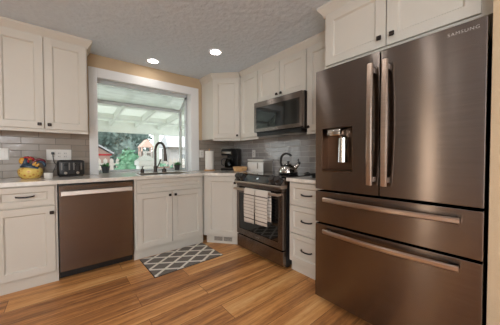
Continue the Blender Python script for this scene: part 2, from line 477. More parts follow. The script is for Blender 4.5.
struct('wall_left', w, M['greige'])
w = MB()
w.box(XL-.15, -2.2, YR-.15, YR, -.08, CEIL).box(-.3, XW+.15, YR-.15, YR, -.08, CEIL).box(-2.2, -.3, YR-.15, YR, 2.12, CEIL)
struct('wall_rear', w, M['greige'])
def simple_window(name, ax, a0, a1, z0, z1, pos, nb):
    e = bpy.data.objects.new(name, None); COL.objects.link(e); e['kind'] = 'structure'
    f, g = MB(), MB()
    def bx(mb, p0, p1, q0, q1, d):
        if ax == 'x': mb.box(p0, p1, pos-d, pos+d, q0, q1)
        else: mb.box(pos-d, pos+d, p0, p1, q0, q1)
    t = .06
    bx(f, a0, a1, z0, z0+t, .03); bx(f, a0, a1, z1-t, z1, .03)
    for k in range(nb+1):
        p = a0 + (a1-a0-t)*k/nb
        bx(f, p, p+t, z0+t, z1-t, .03)
    bx(g, a0+t, a1-t, z0+t, z1-t, .004)
    f.build('window_frame', M['white'], e); g.build('pane', M['glass'], e)
simple_window('added_window', 'y', -2.4, -.8, .7, 2.0, XL-.08, 2)  # invented side window, out of view, to light the scene
simple_window('added_patio_door', 'x', -2.2, -.3, 0, 2.12, YR-.08, 2)  # invented patio door, out of view, to light the scene
struct('baseboard_right', MB().box(XE-.014, XE, YR, F1-.06, 0, .09), M['white'])
struct('baseboard_left', MB().box(XL, XL+.014, YR, YW, 0, .09), M['white'])
# tile splashbacks
UB = 1.388
s_ = MB().box(-.98, .25, YW-.01, YW, CT, UB).box(1.645, XW-.01, YW-.01, YW, CT, UB)
struct('wall_back_tile', s_, M['tile_back'])
struct('wall_right_tile', MB().box(XW-.01, XW, F2+.02, YW, CT, 1.46), M['tile_side'])

# garden window over the sink
win = bpy.data.objects.new('window_1', None); COL.objects.link(win); win['kind'] = 'structure'
c = MB()
cw = .085
c.box(WX0-cw, WX0, YW-.022, YW, CT, WZ1+.11, .003).box(WX1, WX1+.112, YW-.022, YW, CT, WZ1+.11, .003).box(WX0, WX1, YW-.022, YW, WZ1, WZ1+.11, .003)
c.build('casing', M['white'], win)
j = MB()
j.box(WL, WL+.012, YW, YW+.15, CT, WT-.012).box(WX1-.012, WX1, YW-.02, YW+.15, CT, WT-.012).box(WL, WX1-.012, YW, YW+.15, WT-.012, WT)
j.build('jamb', M['white'], win)
GY, GZ, GT = 3.62, 1.872, 2.05       # front of the bay, its eaves and where the sloped pane starts
gx0, gx1 = WL+.012, WX1-.012
f = MB()
b_ = .034
for x in (gx0, gx1-b_):
    f.box(x, x+b_, GY-b_, GY, CT, GZ)                                    # front posts
    f.box(x, x+b_*.8, YW+.15-b_, YW+.15, CT, GT)                         # rear posts
    f.box(x, x+b_, YW+.15, GY-b_, CT, CT+.03)                            # side sills
    f.prism([(x, YW+.15-b_, GT), (x, GY, GZ), (x, GY, GZ-.035), (x, YW+.15-b_, GT-.035)], (b_, 0, 0))   # raking bars
f.box(gx0, gx1, GY-.03, GY+.005, GZ-.028, GZ+.008)                        # eaves bar
f.box(gx0, gx1, GY-.03, GY, CT, CT+.03)
f.box(gx0, gx1, YW+.15-.03, YW+.15, GT-.01, WT-.012)
f.build('window_frame', M['vinyl'], win)
MB().box(gx0+.01, gx1-.01, GY-.034, GY+.002, GZ+.0085, GZ+.018).build('gasket', M['grey'], win)
MB().box(gx0+b_, gx1-b_, GY-.018, GY-.014, CT+.03, GZ-.03).build('pane', M['glass'], win)
p = MB()
p.prism([(gx0+b_, YW+.15, GT-.018), (gx0+b_, GY-.01, GZ-.006), (gx0+b_, GY-.01, GZ-.010), (gx0+b_, YW+.15, GT-.022)], (gx1-gx0-2*b_, 0, 0))
p.build('sloped_pane', M['sideglass'], win)
for x in (gx0+b_/2, gx1-b_/2):
    p = MB()
    p.prism([(x, YW+.15, CT+.03), (x, GY-b_, CT+.03), (x, GY-b_, GZ-.01), (x, YW+.15, GT-.03)], (.004, 0, 0))
    p.build('side_pane', M['glass'], win)

# ------------------------------------------------------------------ cabinets
def knob(parent, x, z, y):
    k = MB()
    k.cyl((x, y, z), (x, y-.016, z), .007, seg=12)
    k.box(x-.015, x+.015, y-.028, y-.015, z-.0145, z+.0145, .005)
    return k.build('knob', M['knob'], parent)
def pull(parent, x, z, y, L=.11):
    k = MB()
    path = [(x-L/2, y, z), (x-L/2+.004, y-.02, z), (x-L/2+.02, y-.027, z-.002), (x, y-.029, z-.004), (x+L/2-.02, y-.027, z-.002), (x+L/2-.004, y-.02, z), (x+L/2, y, z)]
    k.sweep(path, rect(.008, .013, .002))
    return k.build('pull', M['pull'], parent)
def door(parent, x0, x1, z0, z1, kx=None, kz=None, stile=.057):
    d = MB().panel(x0, x1, z0, z1, 0, .02, stile).build('door', M['cab'], parent)
    if kx is not None: knob(d, kx, kz, 0)
    return d
def drawer(parent, x0, x1, z0, z1, pl=True, stile=.045):
    d = MB().panel(x0, x1, z0, z1, 0, .02, stile).build('drawer', M['cab'], parent)
    if pl: pull(d, (x0+x1)/2, (z0+z1)/2+.004, 0)
    return d
TOP = CT-.034
TK = .118
def base_body(t, w, depth):
    MB().box(0, w, .02, depth, TK-.012, TOP, .001).build('body', M['cab'], t)
    MB().box(0, w, .055, .075, 0, TK-.012).build('toe_kick', M['cab'], t)

# left of the dishwasher
t = thing('base_cabinet', 'white base cabinet with one drawer over a door, left of dishwasher', 'cabinet', (-.447, YB, 0))
base_body(t, .41, .61)
drawer(t, .02, .392, .71, TOP-.012); door(t, .02, .392, TK, .698, .372, .642)
t = thing('base_cabinet', 'white base cabinet at the far left end of the worktop', 'cabinet', (-.96, YB, 0))
base_body(t, .51, .61)
drawer(t, .015, .495, .71, TOP-.012); door(t, .015, .495, TK, .698, .04, .642)
# sink base
t = thing('base_cabinet', 'white two-door sink base cabinet with false drawer front, below the window', 'cabinet', (.588, YB, 0))
body = MB().box(0, .81, .02, .61, TK-.012, .62, .001).box(0, .018, .02, .61, .62, TOP).box(.792, .81, .02, .61, .62, TOP).box(.018, .792, .02, .038, .62, TOP).build('body', M['cab'], t)
MB().box(0, .83, .055, .075, 0, TK-.012).build('toe_kick', M['cab'], t)
MB().panel(.022, .79, .738, TOP-.012, 0, .02, .04).build('false_drawer_front', M['cab'], t)
door(t, .022, .402, TK+.008, .726, .372, .685); door(t, .408, .79, TK+.008, .726, .438, .685)
# diagonal corner base
cA, cB = Vector((1.405, YB, 0)), Vector((XB, 2.262, 0))
ang = math.degrees(math.atan2(cB.y-cA.y, cB.x-cA.x)); L = (cB-cA).length
t = thing('base_cabinet', 'white diagonal corner base cabinet with single door and toe-kick vent', 'cabinet', cA, ang)
inv = Matrix.Rotation(R(-ang), 3, 'Z')
pts = [inv @ (Vector(q)-cA) for q in ((cA.x, cA.y, 0), (cB.x, cB.y, 0), (2.31, cB.y, 0), (2.31, 3.24, 0), (cA.x, 3.24, 0))]
n = Vector((0, .02, 0))
bd = MB().prism([Vector((q.x, q.y, TK-.012)) + (n if i < 2 else Vector()) for i, q in enumerate(pts)], (0, 0, TOP-TK+.012))
bd.build('body', M['cab'], t)
MB().box(.012, L-.012, .06, .08, 0, TK-.012).build('toe_kick', M['cab'], t)
door(t, .035, L-.03, TK+.008, TOP-.014, L-.058, .80)
v = MB()
v.box(L/2-.13, L/2+.14, .052, .06, .03, .095)
v.build('vent_grille', M['cab'], t)
v = MB()
for k in range(2):
    for i in range(5):
        xx = L/2-.118+k*.128
        v.box(xx, xx+.112, .049, .053, .038+i*.0105, .044+i*.0105)
v.build('vent_slot', M['grey'], t)
# drawers right of the stove
t = thing('drawer_cabinet', 'white cabinet of three drawers between the stove and the refrigerator', 'cabinet', (XB, S1-.012, 0), -90)
wd = S1-.012-F2-.012
base_body(t, wd, .60)
for z0, z1 in ((.664, TOP-.012), (.395, .656), (TK, .387)):
    drawer(t, .016, wd-.01, z0, z1)

# uppers
UT = 2.268
def crown(parent, path, outs):
    """crown moulding: profile swept along a level path, mitred by explicit outward vectors"""
    prof = [(0, -.022), (.008, -.022), (.010, -.006), (.022, .012), (.038, .034), (.046, .046), (.046, CEIL-UT-.002), (0, CEIL-UT-.002)]
    mb = MB(); rings = []
    for p, o in zip(path, outs):
        rings.append([mb.bm.verts.new(Vector((p[0], p[1], UT+z)) + Vector((o[0], o[1], 0))*d) for d, z in prof])
    n = len(prof)
    for A, B in zip(rings, rings[1:]):
        for k in range(n): mb.bm.faces.new((A[k], A[(k+1) % n], B[(k+1) % n], B[k]))
    mb.bm.faces.new(rings[0]); mb.bm.faces.new(list(reversed(rings[-1])))
    return mb.build('crown_moulding', M['cab'], parent)
def upper(t, w, z0, depth, doors, kz=None, rail=True):
    MB().box(0, w, .02, depth, z0, UT, .001).build('body', M['cab'], t)
    for x0, x1, kx in doors: door(t, x0, x1, z0+.006, UT-.02, kx, (z0+.045) if kz is None else kz, .06)
    if rail: MB().box(0, w, .012, .03, z0-.026, z0).build('light_rail', M['cab'], t)
t = thing('wall_cabinet', 'white two-door wall cabinet above the rooster jar and toaster', 'cabinet', (-.457, YU, 0))
upper(t, .674, UB, .336, [(.006, .334, .302), (.340, .664, .372)])
crown(t, [(0, .02), (.674, .02), (.674, .336)], [(0, -1), (1, -1), (1, 0)])
t = thing('wall_cabinet', 'white two-door wall cabinet at the far left, above the end of the worktop', 'cabinet', (-1.135, YU, 0))
upper(t, .674, UB, .336, [(.006, .334, .302), (.340, .664, .372)])
crown(t, [(0, .02), (.674, .02)], [(0, -1), (0, -1)])
# diagonal corner upper
a, b = Vector((1.70, 2.904, 0)), Vector((XU, 2.62, 0))
ang = math.degrees(math.atan2(b.y-a.y, b.x-a.x)); L = (b-a).length
t = thing('wall_cabinet', 'white diagonal corner wall cabinet with one door above the coffee maker', 'cabinet', a, ang)
inv = Matrix.Rotation(R(-ang), 3, 'Z')
world_pts = [(1.70, 2.904, 0), (XU, 2.62, 0), (2.312, 2.62, 0), (2.312, 3.238, 0), (1.70, 3.238, 0)]
pts = [inv @ (Vector(q)-a) for q in world_pts]
MB().prism([Vector((q.x, q.y, UB)) + (Vector((0, .02, 0)) if i < 2 else Vector()) for i, q in enumerate(pts)], (0, 0, UT-UB)).build('body', M['cab'], t)
door(t, .014, L-.014, UB+.006, UT-.02, L-.04, UB+.045, .06)
q = [(pts[4].x, pts[4].y), (pts[0].x, .02), (L, .02)]
def perp(u): return Vector((u[1], -u[0]))
e1 = (Vector(q[1])-Vector(q[0])).normalized(); e2 = (Vector(q[2])-Vector(q[1])).normalized()
# outward normals lie to the left side / front of the cabinet
n1, n2 = Vector((e1.y, -e1.x)), Vector((e2.y, -e2.x))
n3 = (inv @ Vector((-1, 0, 0))).to_2d()
mit = lambda u, v_: (u+v_)/(1+u.dot(v_))
crown(t, q, [n1, mit(n1, n2), mit(n2, n3)])
MB().box(0, L, .012, .03, UB-.026, UB).build('light_rail', M['cab'], t)
# stove wall uppers: single, pair over the microwave, single by the fridge
def right_upper(y_hi, y_lo, z0, doors, label, mit_ends, rail=True):
    t = thing('wall_cabinet', label, 'cabinet', (XU, y_hi, 0), -90)
    w = y_hi-y_lo
    upper(t, w, z0, XW-XU-.014, doors, rail=rail)
    crown(t, [(0, .02), (w, .02)], mit_ends)
    return t
k = math.tan(R(22.5))
right_upper(2.618, S2-.01, UB, [(.012, .368, None)], 'narrow white wall cabinet between the corner cabinet and the microwave', [(k, -1), (0, -1)])
right_upper(S2-.012, S1-.012, 1.822, [(.008, .376, .346), (.384, .752, .414)], 'short white two-door wall cabinet above the microwave', [(0, -1), (0, -1)], rail=False)
right_upper(S1-.014, F2+.06, UB, [(.01, .385, .036)], 'white wall cabinet between the microwave and the refrigerator', [(0, -1), (0, -1)])
# over the fridge
t = thing('wall_cabinet', 'deep white two-door cabinet above the refrigerator', 'cabinet', (1.65, 1.056, 0), -90)
w = 1.056-.108
MB().box(0, w, .02, XW-1.65-.012, 1.836, UT, .001).build('body', M['cab'], t)
door(t, .02, w/2-.015, 1.85, UT-.016, w/2-.048, 1.907, .062)
door(t, w/2-.008, w-.045, 1.85, UT-.016, w/2+.028, 1.907, .062)
crown(t, [(0, .30), (0, .02), (w, .02)], [(-1, 0), (-1, -1), (0, -1)])

# ------------------------------------------------------------------ worktops
def slab(name, outer, holes, z0, z1, mat):
    bm = bmesh.new(); es = []
    for loop in [outer]+holes:
        vs = [bm.verts.new((x, y, z1)) for x, y in loop]
        es += [bm.edges.new((vs[k], vs[(k+1) % len(vs)])) for k in range(len(vs))]
    r = bmesh.ops.triangle_fill(bm, use_beauty=True, use_dissolve=True, edges=es)
    fs = [g for g in r['geom'] if isinstance(g, bmesh.types.BMFace)]
    ex = bmesh.ops.extrude_face_region(bm, geom=fs)
    bmesh.ops.translate(bm, vec=(0, 0, z0-z1), verts=[g for g in ex['geom'] if isinstance(g, bmesh.types.BMVert)])
    mb = MB(); mb.bm.free(); mb.bm = bm
    return mb.build(name, mat)
SX0, SX1, SY0, SY1 = .70, 1.30, 2.73, 3.09
o = slab('worktop', [(-.97, YB-.029), (1.392, YB-.029), (1.676, 2.28), (1.676, S2+.004), (XW-.001, S2+.004), (XW-.001, YW-.001),
         (gx1, YW-.001), (gx1, GY-.02), (gx0, GY-.02), (gx0, YW-.001), (-.97, YW-.001)],
         [[(SX0, SY0), (SX1, SY0), (SX1, SY1), (SX0, SY1)]], CT-.033, CT, M['counter'])
tag(o, 'pale quartz worktop running under the window and around the corner', 'countertop')
o = MB().box(1.676, XW-.012, F2+.014, S1-.006, CT-.033, CT, .003).build('worktop', M['counter'])
tag(o, 'short pale quartz worktop on the drawers beside the refrigerator', 'countertop')
s_ = MB()
z0 = CT-.2
s_.box(SX0+.002, SX1-.002, SY0+.002, SY1-.002, z0, z0+.004)
s_.box(SX0+.002, SX0+.006, SY0+.002, SY1-.002, z0+.004, CT-.004).box(SX1-.006, SX1-.002, SY0+.002, SY1-.002, z0+.004, CT-.004)
s_.box(SX0+.006, SX1-.006, SY0+.002, SY0+.006, z0+.004, CT-.004).box(SX0+.006, SX1-.006, SY1-.006, SY1-.002, z0+.004, CT-.004)
sk = thing('kitchen_sink', 'steel undermount sink set in the worktop below the window', 'sink', (0, 0, 0))
s_.build('basin', M['satin'], sk)
MB().cyl((1.0, 2.91, z0+.004), (1.0, 2.91, z0+.008), .042).build('drain', M['chrome'], sk)

# faucet
t = thing('faucet', 'tall dark bronze pull-down faucet with curved neck, behind the sink', 'faucet', (.964, 3.155, CT), 42)
MB().lathe([(0, 0), (.031, 0), (.031, .008), (.024, .016), (.022, .06), (.024, .075), (.018, .085), (0, .085)]).build('base', M['bronze'], t, 40)
neck = [(0, 0, .08), (0, 0, .26)] + [Vector((0, -.07+.07*math.cos(a_), .28+.115*math.sin(a_))) for a_ in [PI*q/16 for q in range(17)]]
MB().tube(neck, .0155, 12, up=(1, 0, 0)).build('neck', M['bronze'], t, 60)
MB().cyl((0, -.14, .28), (0, -.142, .24), .0175).cyl((0, -.142, .24), (0, -.146, .15), .021, .023).build('spray_head', M['bronze'], t, 40)
MB().tube([(.02, 0, .05), (.05, 0, .07), (.09, -.005, .12), (.115, -.01, .17)], [.011, .009, .008, .009], 10).build('lever', M['bronze'], t, 60)
def soap(loc, label, h, r):
    t = thing('soap_dispenser', label, 'soap dispenser', loc, 0)
    MB().lathe([(0, 0), (r, 0), (r*1.05, .01), (r, h*.5), (r*.5, h*.62), (r*.35, h*.7), (0, h*.7)]).build('bottle', M['bronze'], t, 40)
    MB().cyl((0, 0, h*.68), (0, 0, h*.92), .006).box(-.01, .01, -.045, .012, h*.9, h, .004).build('pump', M['bronze'], t, 40)
soap((.80, 3.155, CT), 'dark soap pump on the worktop left of the faucet', .085, .022)
soap((1.085, 3.17, CT), 'dark squat soap pump on the worktop right of the faucet', .075, .03)

# ------------------------------------------------------------------ dishwasher
t = thing('dishwasher', 'bronze stainless dishwasher with towel-bar handle under the worktop', 'dishwasher', (-.033, YB, 0))
W = .614
MB().box(.004, W-.004, .04, .60, .10, TOP-.002).build('body', M['black'], t)
MB().box(.004, W-.004, .085, .10, .004, .105).build('toe_panel', M['black'], t)
dd = MB().box(.006, W-.006, 0, .04, .088, TOP-.018, .004).build('door', M['steel'], t)
MB().box(.006, W-.006, .006, .04, TOP-.017, TOP-.004).build('control_strip', M['black'], t)
h = MB()
h.sweep([(.022, -.034, .797), (W-.022, -.034, .797)], rect(.016, .04, .004))
h.box(.026, .05, -.03, 0, .785, .809).box(W-.05, W-.026, -.03, 0, .785, .809)
h.build('handle', M['barsteel'], dd, 40)

# ------------------------------------------------------------------ stove
t = thing('stove', 'bronze stainless slide-in stove with black glass top and two hanging towels', 'stove', (XS, S2-.003, 0), -90)
W = S2-S1-.006
MB().box(.002, W-.002, .05, .655, .035, .90).build('body', M['black'], t)
for x in (.03, W-.07):
    for y in (.10, .55): MB().box(x, x+.04, y, y+.04, 0, .035).build('foot', M['black'], t)
MB().box(0, W, .03, .662, .90, .928, .004).build('cooktop', M['blackglass'], t)
# angled control fascia
FA, FB = Vector((0, .045, .927)), Vector((0, -.034, .842))       # upper and lower edge of the sloping face
MB().prism([FA, FB, (0, -.02, .8415), (0, .06, .8415), (0, .06, .90)], (W, 0, 0)).build('control_panel', M['steel'], t)
MB().prism([(0, -.034, .841), (0, -.037, .828), (0, -.012, .808), (0, .06, .808), (0, .06, .841)], (W, 0, 0)).build('front_lip', M['lipsteel'], t)
fn = Vector((0, -(FA.z-FB.z), (FA.y-FB.y)*-1)).normalized()
fn = Vector((0, -abs(fn.y), abs(fn.z)))
def fpt(x, v, h): return Vector((x, 0, 0)) + FB*(1-v) + FA*v + fn*h
MB().prism([fpt(.17, .1, -.004), fpt(.17, .9, -.004), fpt(.17, .9, .0015), fpt(.17, .1, .0015)], (W-.35, 0, 0)).build('touch_panel', M['greyglass'], t)
MB().prism([fpt(W/2-.012, .42, .0012), fpt(W/2-.012, .56, .0012), fpt(W/2-.012, .56, .002), fpt(W/2-.012, .42, .002)], (.026, 0, 0)).build('display', M['display'], t)
for x in (.05, .128, W-.128, W-.05):
    kb = MB()
    kb.cyl(fpt(x, .45, -.002), fpt(x, .45, .018), .044, .042, 24).cyl(fpt(x, .45, .018), fpt(x, .45, .05), .037, .033, 24)
    kb.build('knob', M['knobdark'], t, 40)
MB().box(.004, W-.004, .0, .05, .775, .805, .003).build('vent_trim', M['steel'], t)
od = MB()
od.box(.004, .052, 0, .05, .205, .768, .0).box(W-.065, W-.004, 0, .05, .205, .768).box(.052, W-.065, 0, .05, .205, .272).box(.052, W-.065, 0, .05, .70, .768)
od = od.build('oven_door', M['steel'], t)
MB().box(.052, W-.065, .006, .045, .272, .70).build('oven_window', M['blackglass'], od)
h = MB()
h.sweep([(.02, -.052, .752), (W/2, -.058, .752), (W-.02, -.052, .752)], rect(.02, .028, .006))
h.box(.022, .05, -.05, 0, .742, .764).box(W-.05, W-.022, -.05, 0, .742, .764)
h.build('handle', M['handle'], od, 40)
MB().box(.004, W-.004, .004, .05, .045, .19, .004).build('warming_drawer', M['steel'], t)
text('badge', 'SAMSUNG', .016, (W/2, -.0008, .238), (R(90), 0, 0), M['chrome'], od, 1.15)
for (bx_, by_, r_) in ((.2, .2, .105), (.56, .2, .09), (.2, .48, .08), (.56, .48, .105)):
    m_ = MB()
    m_.lathe([(r_-.002, .9281), (r_-.002, .9285), (r_, .9285), (r_, .9281)], (bx_, by_, 0), 40)
    m_.build('burner_ring', M['grey'], t)

def towel(y0, y1, label, front, back, seed):
    """towel folded over the oven handle; local x runs along the bar, -y towards the room"""
    w = y1-y0
    t = MB(); rows = []
    rr = random.Random(seed); ph = rr.random()*6
    prof = [(.024, -back)] + [(.024, -back*q/4) for q in (3, 2, 1)] + [(.024, -.012)]
    for q in range(1, 6):
        a_ = PI*q/6; prof.append((.024*math.cos(a_), -.006+.024*math.sin(a_)))
    nf = 12
    prof += [(-.024-.004*math.sin(q/nf*PI), -.01-(front-.01)*q/nf) for q in range(nf+1)]
    nx = 14
    for d, z in prof:
        row = []
        for k_ in range(nx+1):
            u = k_/nx
            amp = .006*min(1, max(0, -z)/.15)
            yy = d + (-1 if d < 0 else 1)*(.5+.5*math.sin(u*8+ph+z*3))*amp
            sk_ = 1-.06*max(0, -z)/.36
            row.append(t.bm.verts.new((w/2+(u-.5)*w*sk_, yy, z + (.008*(u-.5) if z < -.2 else 0))))
        rows.append(row)
    for A, B in zip(rows, rows[1:]):
        for k_ in range(nx): t.bm.faces.new((A[k_], A[k_+1], B[k_+1], B[k_]))
    o = t.build('dish_towel', M['towel'], None, 60)
    so = o.modifiers.new('thickness', 'SOLIDIFY'); so.thickness = .005; so.offset = 0
    o.location = (XS-.056, y1, .760); o.rotation_euler = (0, 0, R(-90))
    return tag(o, label, 'towel', 'towels on the oven handle')
towel(1.815, 1.992, 'striped cream dish towel, the left of two on the oven handle', .352, .25, 1)
towel(1.615, 1.808, 'striped cream dish towel, the right of two on the oven handle', .338, .30, 2)

# ------------------------------------------------------------------ microwave
t = thing('microwave', 'bronze stainless over-range microwave with dark window above the stove', 'microwave', (XM, S2-.014, 0), -90)
W = S2-S1-.004
MB().box(0, W, .045, XW-XM-.012, 1.425, 1.818).build('body', M['black'], t)
dr = MB().box(0, W, 0, .045, 1.437, 1.478).box(0, W, 0, .045, 1.745, 1.81).box(0, .04, 0, .045, 1.478, 1.745).box(W-.03, W, 0, .045, 1.478, 1.745).build('door', M['steel'], t)
MB().box(.04, W-.15, .004, .044, 1.478, 1.745).build('window', M['ovenglass'], dr)
MB().box(W-.15, W-.03, .003, .044, 1.478, 1.745).build('control_panel', M['blackglass'], dr)
text('badge', 'SAMSUNG', .016, (W/2, -.0008, 1.458), (R(90), 0, 0), M['chrome'], dr, 1.15)
v = MB().box(.03, W-.02, .02, .30, 1.385, 1.425, .006)
v.build('vent_hood', M['black'], t)
v = MB()
for k_ in range(2): v.box(.1+k_*.33, .34+k_*.33, .05, .2, 1.381, 1.385)
v.build('filter', M['satin'], t)

# ------------------------------------------------------------------ refrigerator
t = thing('refrigerator', 'large bronze stainless french-door refrigerator with water dispenser and two drawers', 'refrigerator', (XF, F2, 0), -90)
W = F2-F1
FT = 1.765
MB().box(.006, W-.006, .10, .775, .045, FT-.012).build('body', M['dark'], t)
for x in (.05, W-.05):
    for y in (.14, .70): MB().cyl((x, y, 0), (x, y, .045), .022).build('foot', M['black'], t)
# left door with the dispenser opening
x0, x1, z0, z1 = .052, .287, 1.012, 1.33
zd0 = .878
ld = MB()
xm = W/2
dw0, dw1 = .0, xm-.003
ld.box(dw0, x0, 0, .095, zd0, FT).box(x1, dw1, 0, .095, zd0, FT).box(x0, x1, 0, .095, z1, FT).box(x0, x1, 0, .095, zd0, z0)
bmesh.ops.remove_doubles(ld.bm, verts=ld.bm.verts[:], dist=1e-5)
ldo = ld.build('door', M['steel'], t)
rc = MB().box(x0, x1, .085, .094, z0, z1).box(x0, x0+.004, .004, .085, z0, z1).box(x1-.004, x1, .004, .085, z0, z1).box(x0+.004, x1-.004, .004, .085, z1-.004, z1).box(x0+.004, x1-.004, -.006, .085, z0, z0+.012)
rco = rc.build('dispenser_recess', brushed('bronze_dark', rgb(116, 96, 82), .35, .5), ldo)
MB().box(x0+.035, x0+.14, .012, .085, z1-.058, z1-.006, .01).build('dispenser_spout', M['chrome'], rco, 40)
pd = MB()
pd.cyl((x0+.142, .05, z1-.075), (x0+.142, .046, z0+.07), .034, .036, 28).cyl((x0+.142, .05, z1-.06), (x0+.142, .05, z1-.075), .022, .034, 28)
pd.build('paddle', M['chrome'], rco, 40)
rd = MB().box(xm+.003, W, 0, .095, zd0, FT, .003).build('door', M['steel'], t)
text('badge', 'SAMSUNG', .0225, (W-.083, -.0008, 1.7255), (R(90), 0, 0), M['chrome'], rd, 1.2)
def vhandle(parent, x):
    pts = []
    n_ = 18
    for q in range(n_+1):
        u = q/n_
        pts.append((x + .006*math.sin(u*PI), -.040-.020*math.sin(u*PI), .945+u*.745))
    m_ = MB().sweep(pts, rect(.034, .022, .006), up=(0, -1, 0))
    m_.box(x-.012, x+.012, -.04, 0, .965, .995).box(x-.012, x+.012, -.04, 0, 1.64, 1.67)
    return m_.build('handle', M['handle'], parent, 40)
vhandle(ldo, xm-.043); vhandle(rd, xm+.040)
def hhandle(parent, z):
    pts = []
    n_ = 20
    for q in range(n_+1):
        u = q/n_
        pts.append((.085+u*(W-.165), -.030-.03*math.sin(u*PI), z))
    m_ = MB().sweep(pts, rect(.022, .03, .006))
    m_.box(.095, .13, -.04, 0, z-.01, z+.01).box(W-.125, W-.09, -.04, 0, z-.01, z+.01)
    return m_.build('handle', M['handle'], parent, 40)
d1 = MB().box(0, W, 0, .095, .628, .862, .003).build('drawer', M['steel'], t); hhandle(d1, .807)
d2 = MB().box(0, W, 0, .095, .05, .614, .003).build('drawer', M['steel'], t); hhandle(d2, .573)
MB().box(.02, W-.02, .096, .10, .03, FT-.02).build('gasket', M['black'], t)

# ------------------------------------------------------------------ rug
rg = thing('kitchen_rug', 'grey rug with cream diamond trellis lying in front of the sink cabinet', 'rug', (1.02, 2.432, 0), 1.2)
MB().box(-.38, .38, -.258, .238, .0005, .006, .002).build('rug_border', M['rugedge'], rg)
MB().box(-.374, .374, -.252, .232, .0062, .0085).build('pile', M['rug'], rg)

# ------------------------------------------------------------------ ceiling lights
def can(x, y, label, lamp=1.0):
    t = thing('recessed_light', label, 'ceiling light', (x, y, CEIL), 0, 'recessed ceiling lights')
    MB().lathe([(.058, -.0005), (.058, -.004), (.074, -.006), (.080, -.002), (.080, -.0005)], seg=40).build('trim_ring', M['white'], t, 40)
    MB().lathe([(0, -.003), (.059, -.003), (.059, -.0008), (0, -.0008)], seg=40).build('lens', M['lens'], t)
can(.905, 3.008, 'round recessed ceiling light close above the window')
can(1.386, 2.296, 'round recessed ceiling light near the corner wall cabinet')
can(.5, 1.0, 'round recessed ceiling light in front of the refrigerator')
can(-.25, .72, 'round recessed ceiling light above the open floor at the left')
can(-.2, 2.1, 'round recessed ceiling light in front of the left wall cabinets')
can(-1.5, .7, 'round recessed ceiling light near the left wall')
can(.1, -1.2, 'round recessed ceiling light towards the rear door')

t = thing('added_globe_lamp', 'added white globe lamp out of view that brightens the ceiling', 'pendant lamp', (-1.0, -1.0, CEIL))  # added behind the camera to lift the ceiling brightness
MB().lathe([(0, -.0005), (.06, -.0005), (.06, -.02), (0, -.025)]).build('canopy', M['bronze'], t, 40)
MB().cyl((0, 0, -.02), (0, 0, -.52), .006).cyl((0, 0, -.48), (0, 0, -.53), .025).build('stem', M['bronze'], t, 40)
MB().ball((0, 0, -.62), .11, 3).build('globe', M['globe'], t, 60)


t = thing('added_streak_lamp', 'added tall glowing column out of view that makes the refrigerator streak', 'lamp', (-1.9, 1.08, 0))  # added out of view so its reflection draws the refrigerator's upright streak
MB().lathe([(0, 0), (.13, 0), (.13, .015), (.02, .03), (.02, .2), (0, .2)]).build('base', M['bronze'], t, 40)
MB().lathe([(0, .2), (.085, .2), (.09, .22), (.09, 1.78), (.085, 1.8), (0, 1.8)]).build('lamp_shade', M['shade'], t, 40)

# ------------------------------------------------------------------ things on the left worktop
t = thing('rooster_jar', 'ceramic rooster jar with yellow flowered body and red comb on the worktop', 'jar', (-.237, 3.06, CT), 0)
MB().lathe([(0, 0), (.062, 0), (.07, .008), (.086, .035), (.092, .065), (.086, .09), (.07, .105), (0, .108)]).build('base', M['floral'], t, 60)
b_ = MB().ball((-.004, 0, .112), .07, 3, (1.0, .8, .42)).ball((-.034, -.006, .155), .034, 3, (.85, .9, 1.25))
b_.build('body', M['blue'], t, 60)
MB().ball((-.055, -.012, .168), .03, 2, (.8, .8, 1.1)).build('neck_feathers', M['orange'], t, 60)
cm = MB()
for i in range(4): cm.ball((-.035+.018*i, -.006, .197-.003*(i-1)**2), .0145, 2, (.9, .6, 1.2))
cm.build('comb', M['red'], t, 60)
MB().ball((-.012, -.026, .166), .013, 2, (.8, .6, 1.3)).build('wattle', M['red'], t, 60)
MB().cyl((-.008, -.018, .185), (.014, -.034, .182), .007, .001, 10).build('beak', M['orange'], t, 60)
MB().tube(arc((.066, .004, .135), .046, 205, 20, 12), [.010]+[.013]*10+[.010, .005], 10, up=(0, 1, 0)).build('tail_feather', M['maroon'], t, 60)
MB().tube(arc((.07, -.008, .125), .033, 190, -40, 12), [.012]*11+[.009, .004], 10, up=(0, 1, 0)).build('tail_feather', M['blue'], t, 60)
MB().tube([(.02, -.03, .12), (.035, -.042, .142), (.045, -.044, .158)], [.014, .012, .003], 10).tube([(.035, -.03, .11), (.058, -.042, .13), (.064, -.044, .146)], [.013, .011, .003], 10).build('wing_feather', M['orange'], t, 60)
MB().sweep([(-.03, -.062, .118), (.02, -.076, .108), (.06, -.062, .098)], rect(.008, .022, .003)).build('wing', M['blue'], t, 60)

o = MB().lathe([(0, 0), (.027, 0), (.033, .01), (.034, .052), (.031, .052), (.03, .012), (0, .01)], seg=28).build('small_cup', M['porcelain'], None, 40, (-.102, 2.92, CT))
tag(o, 'small white cup on the worktop between the rooster jar and the toaster', 'cup')

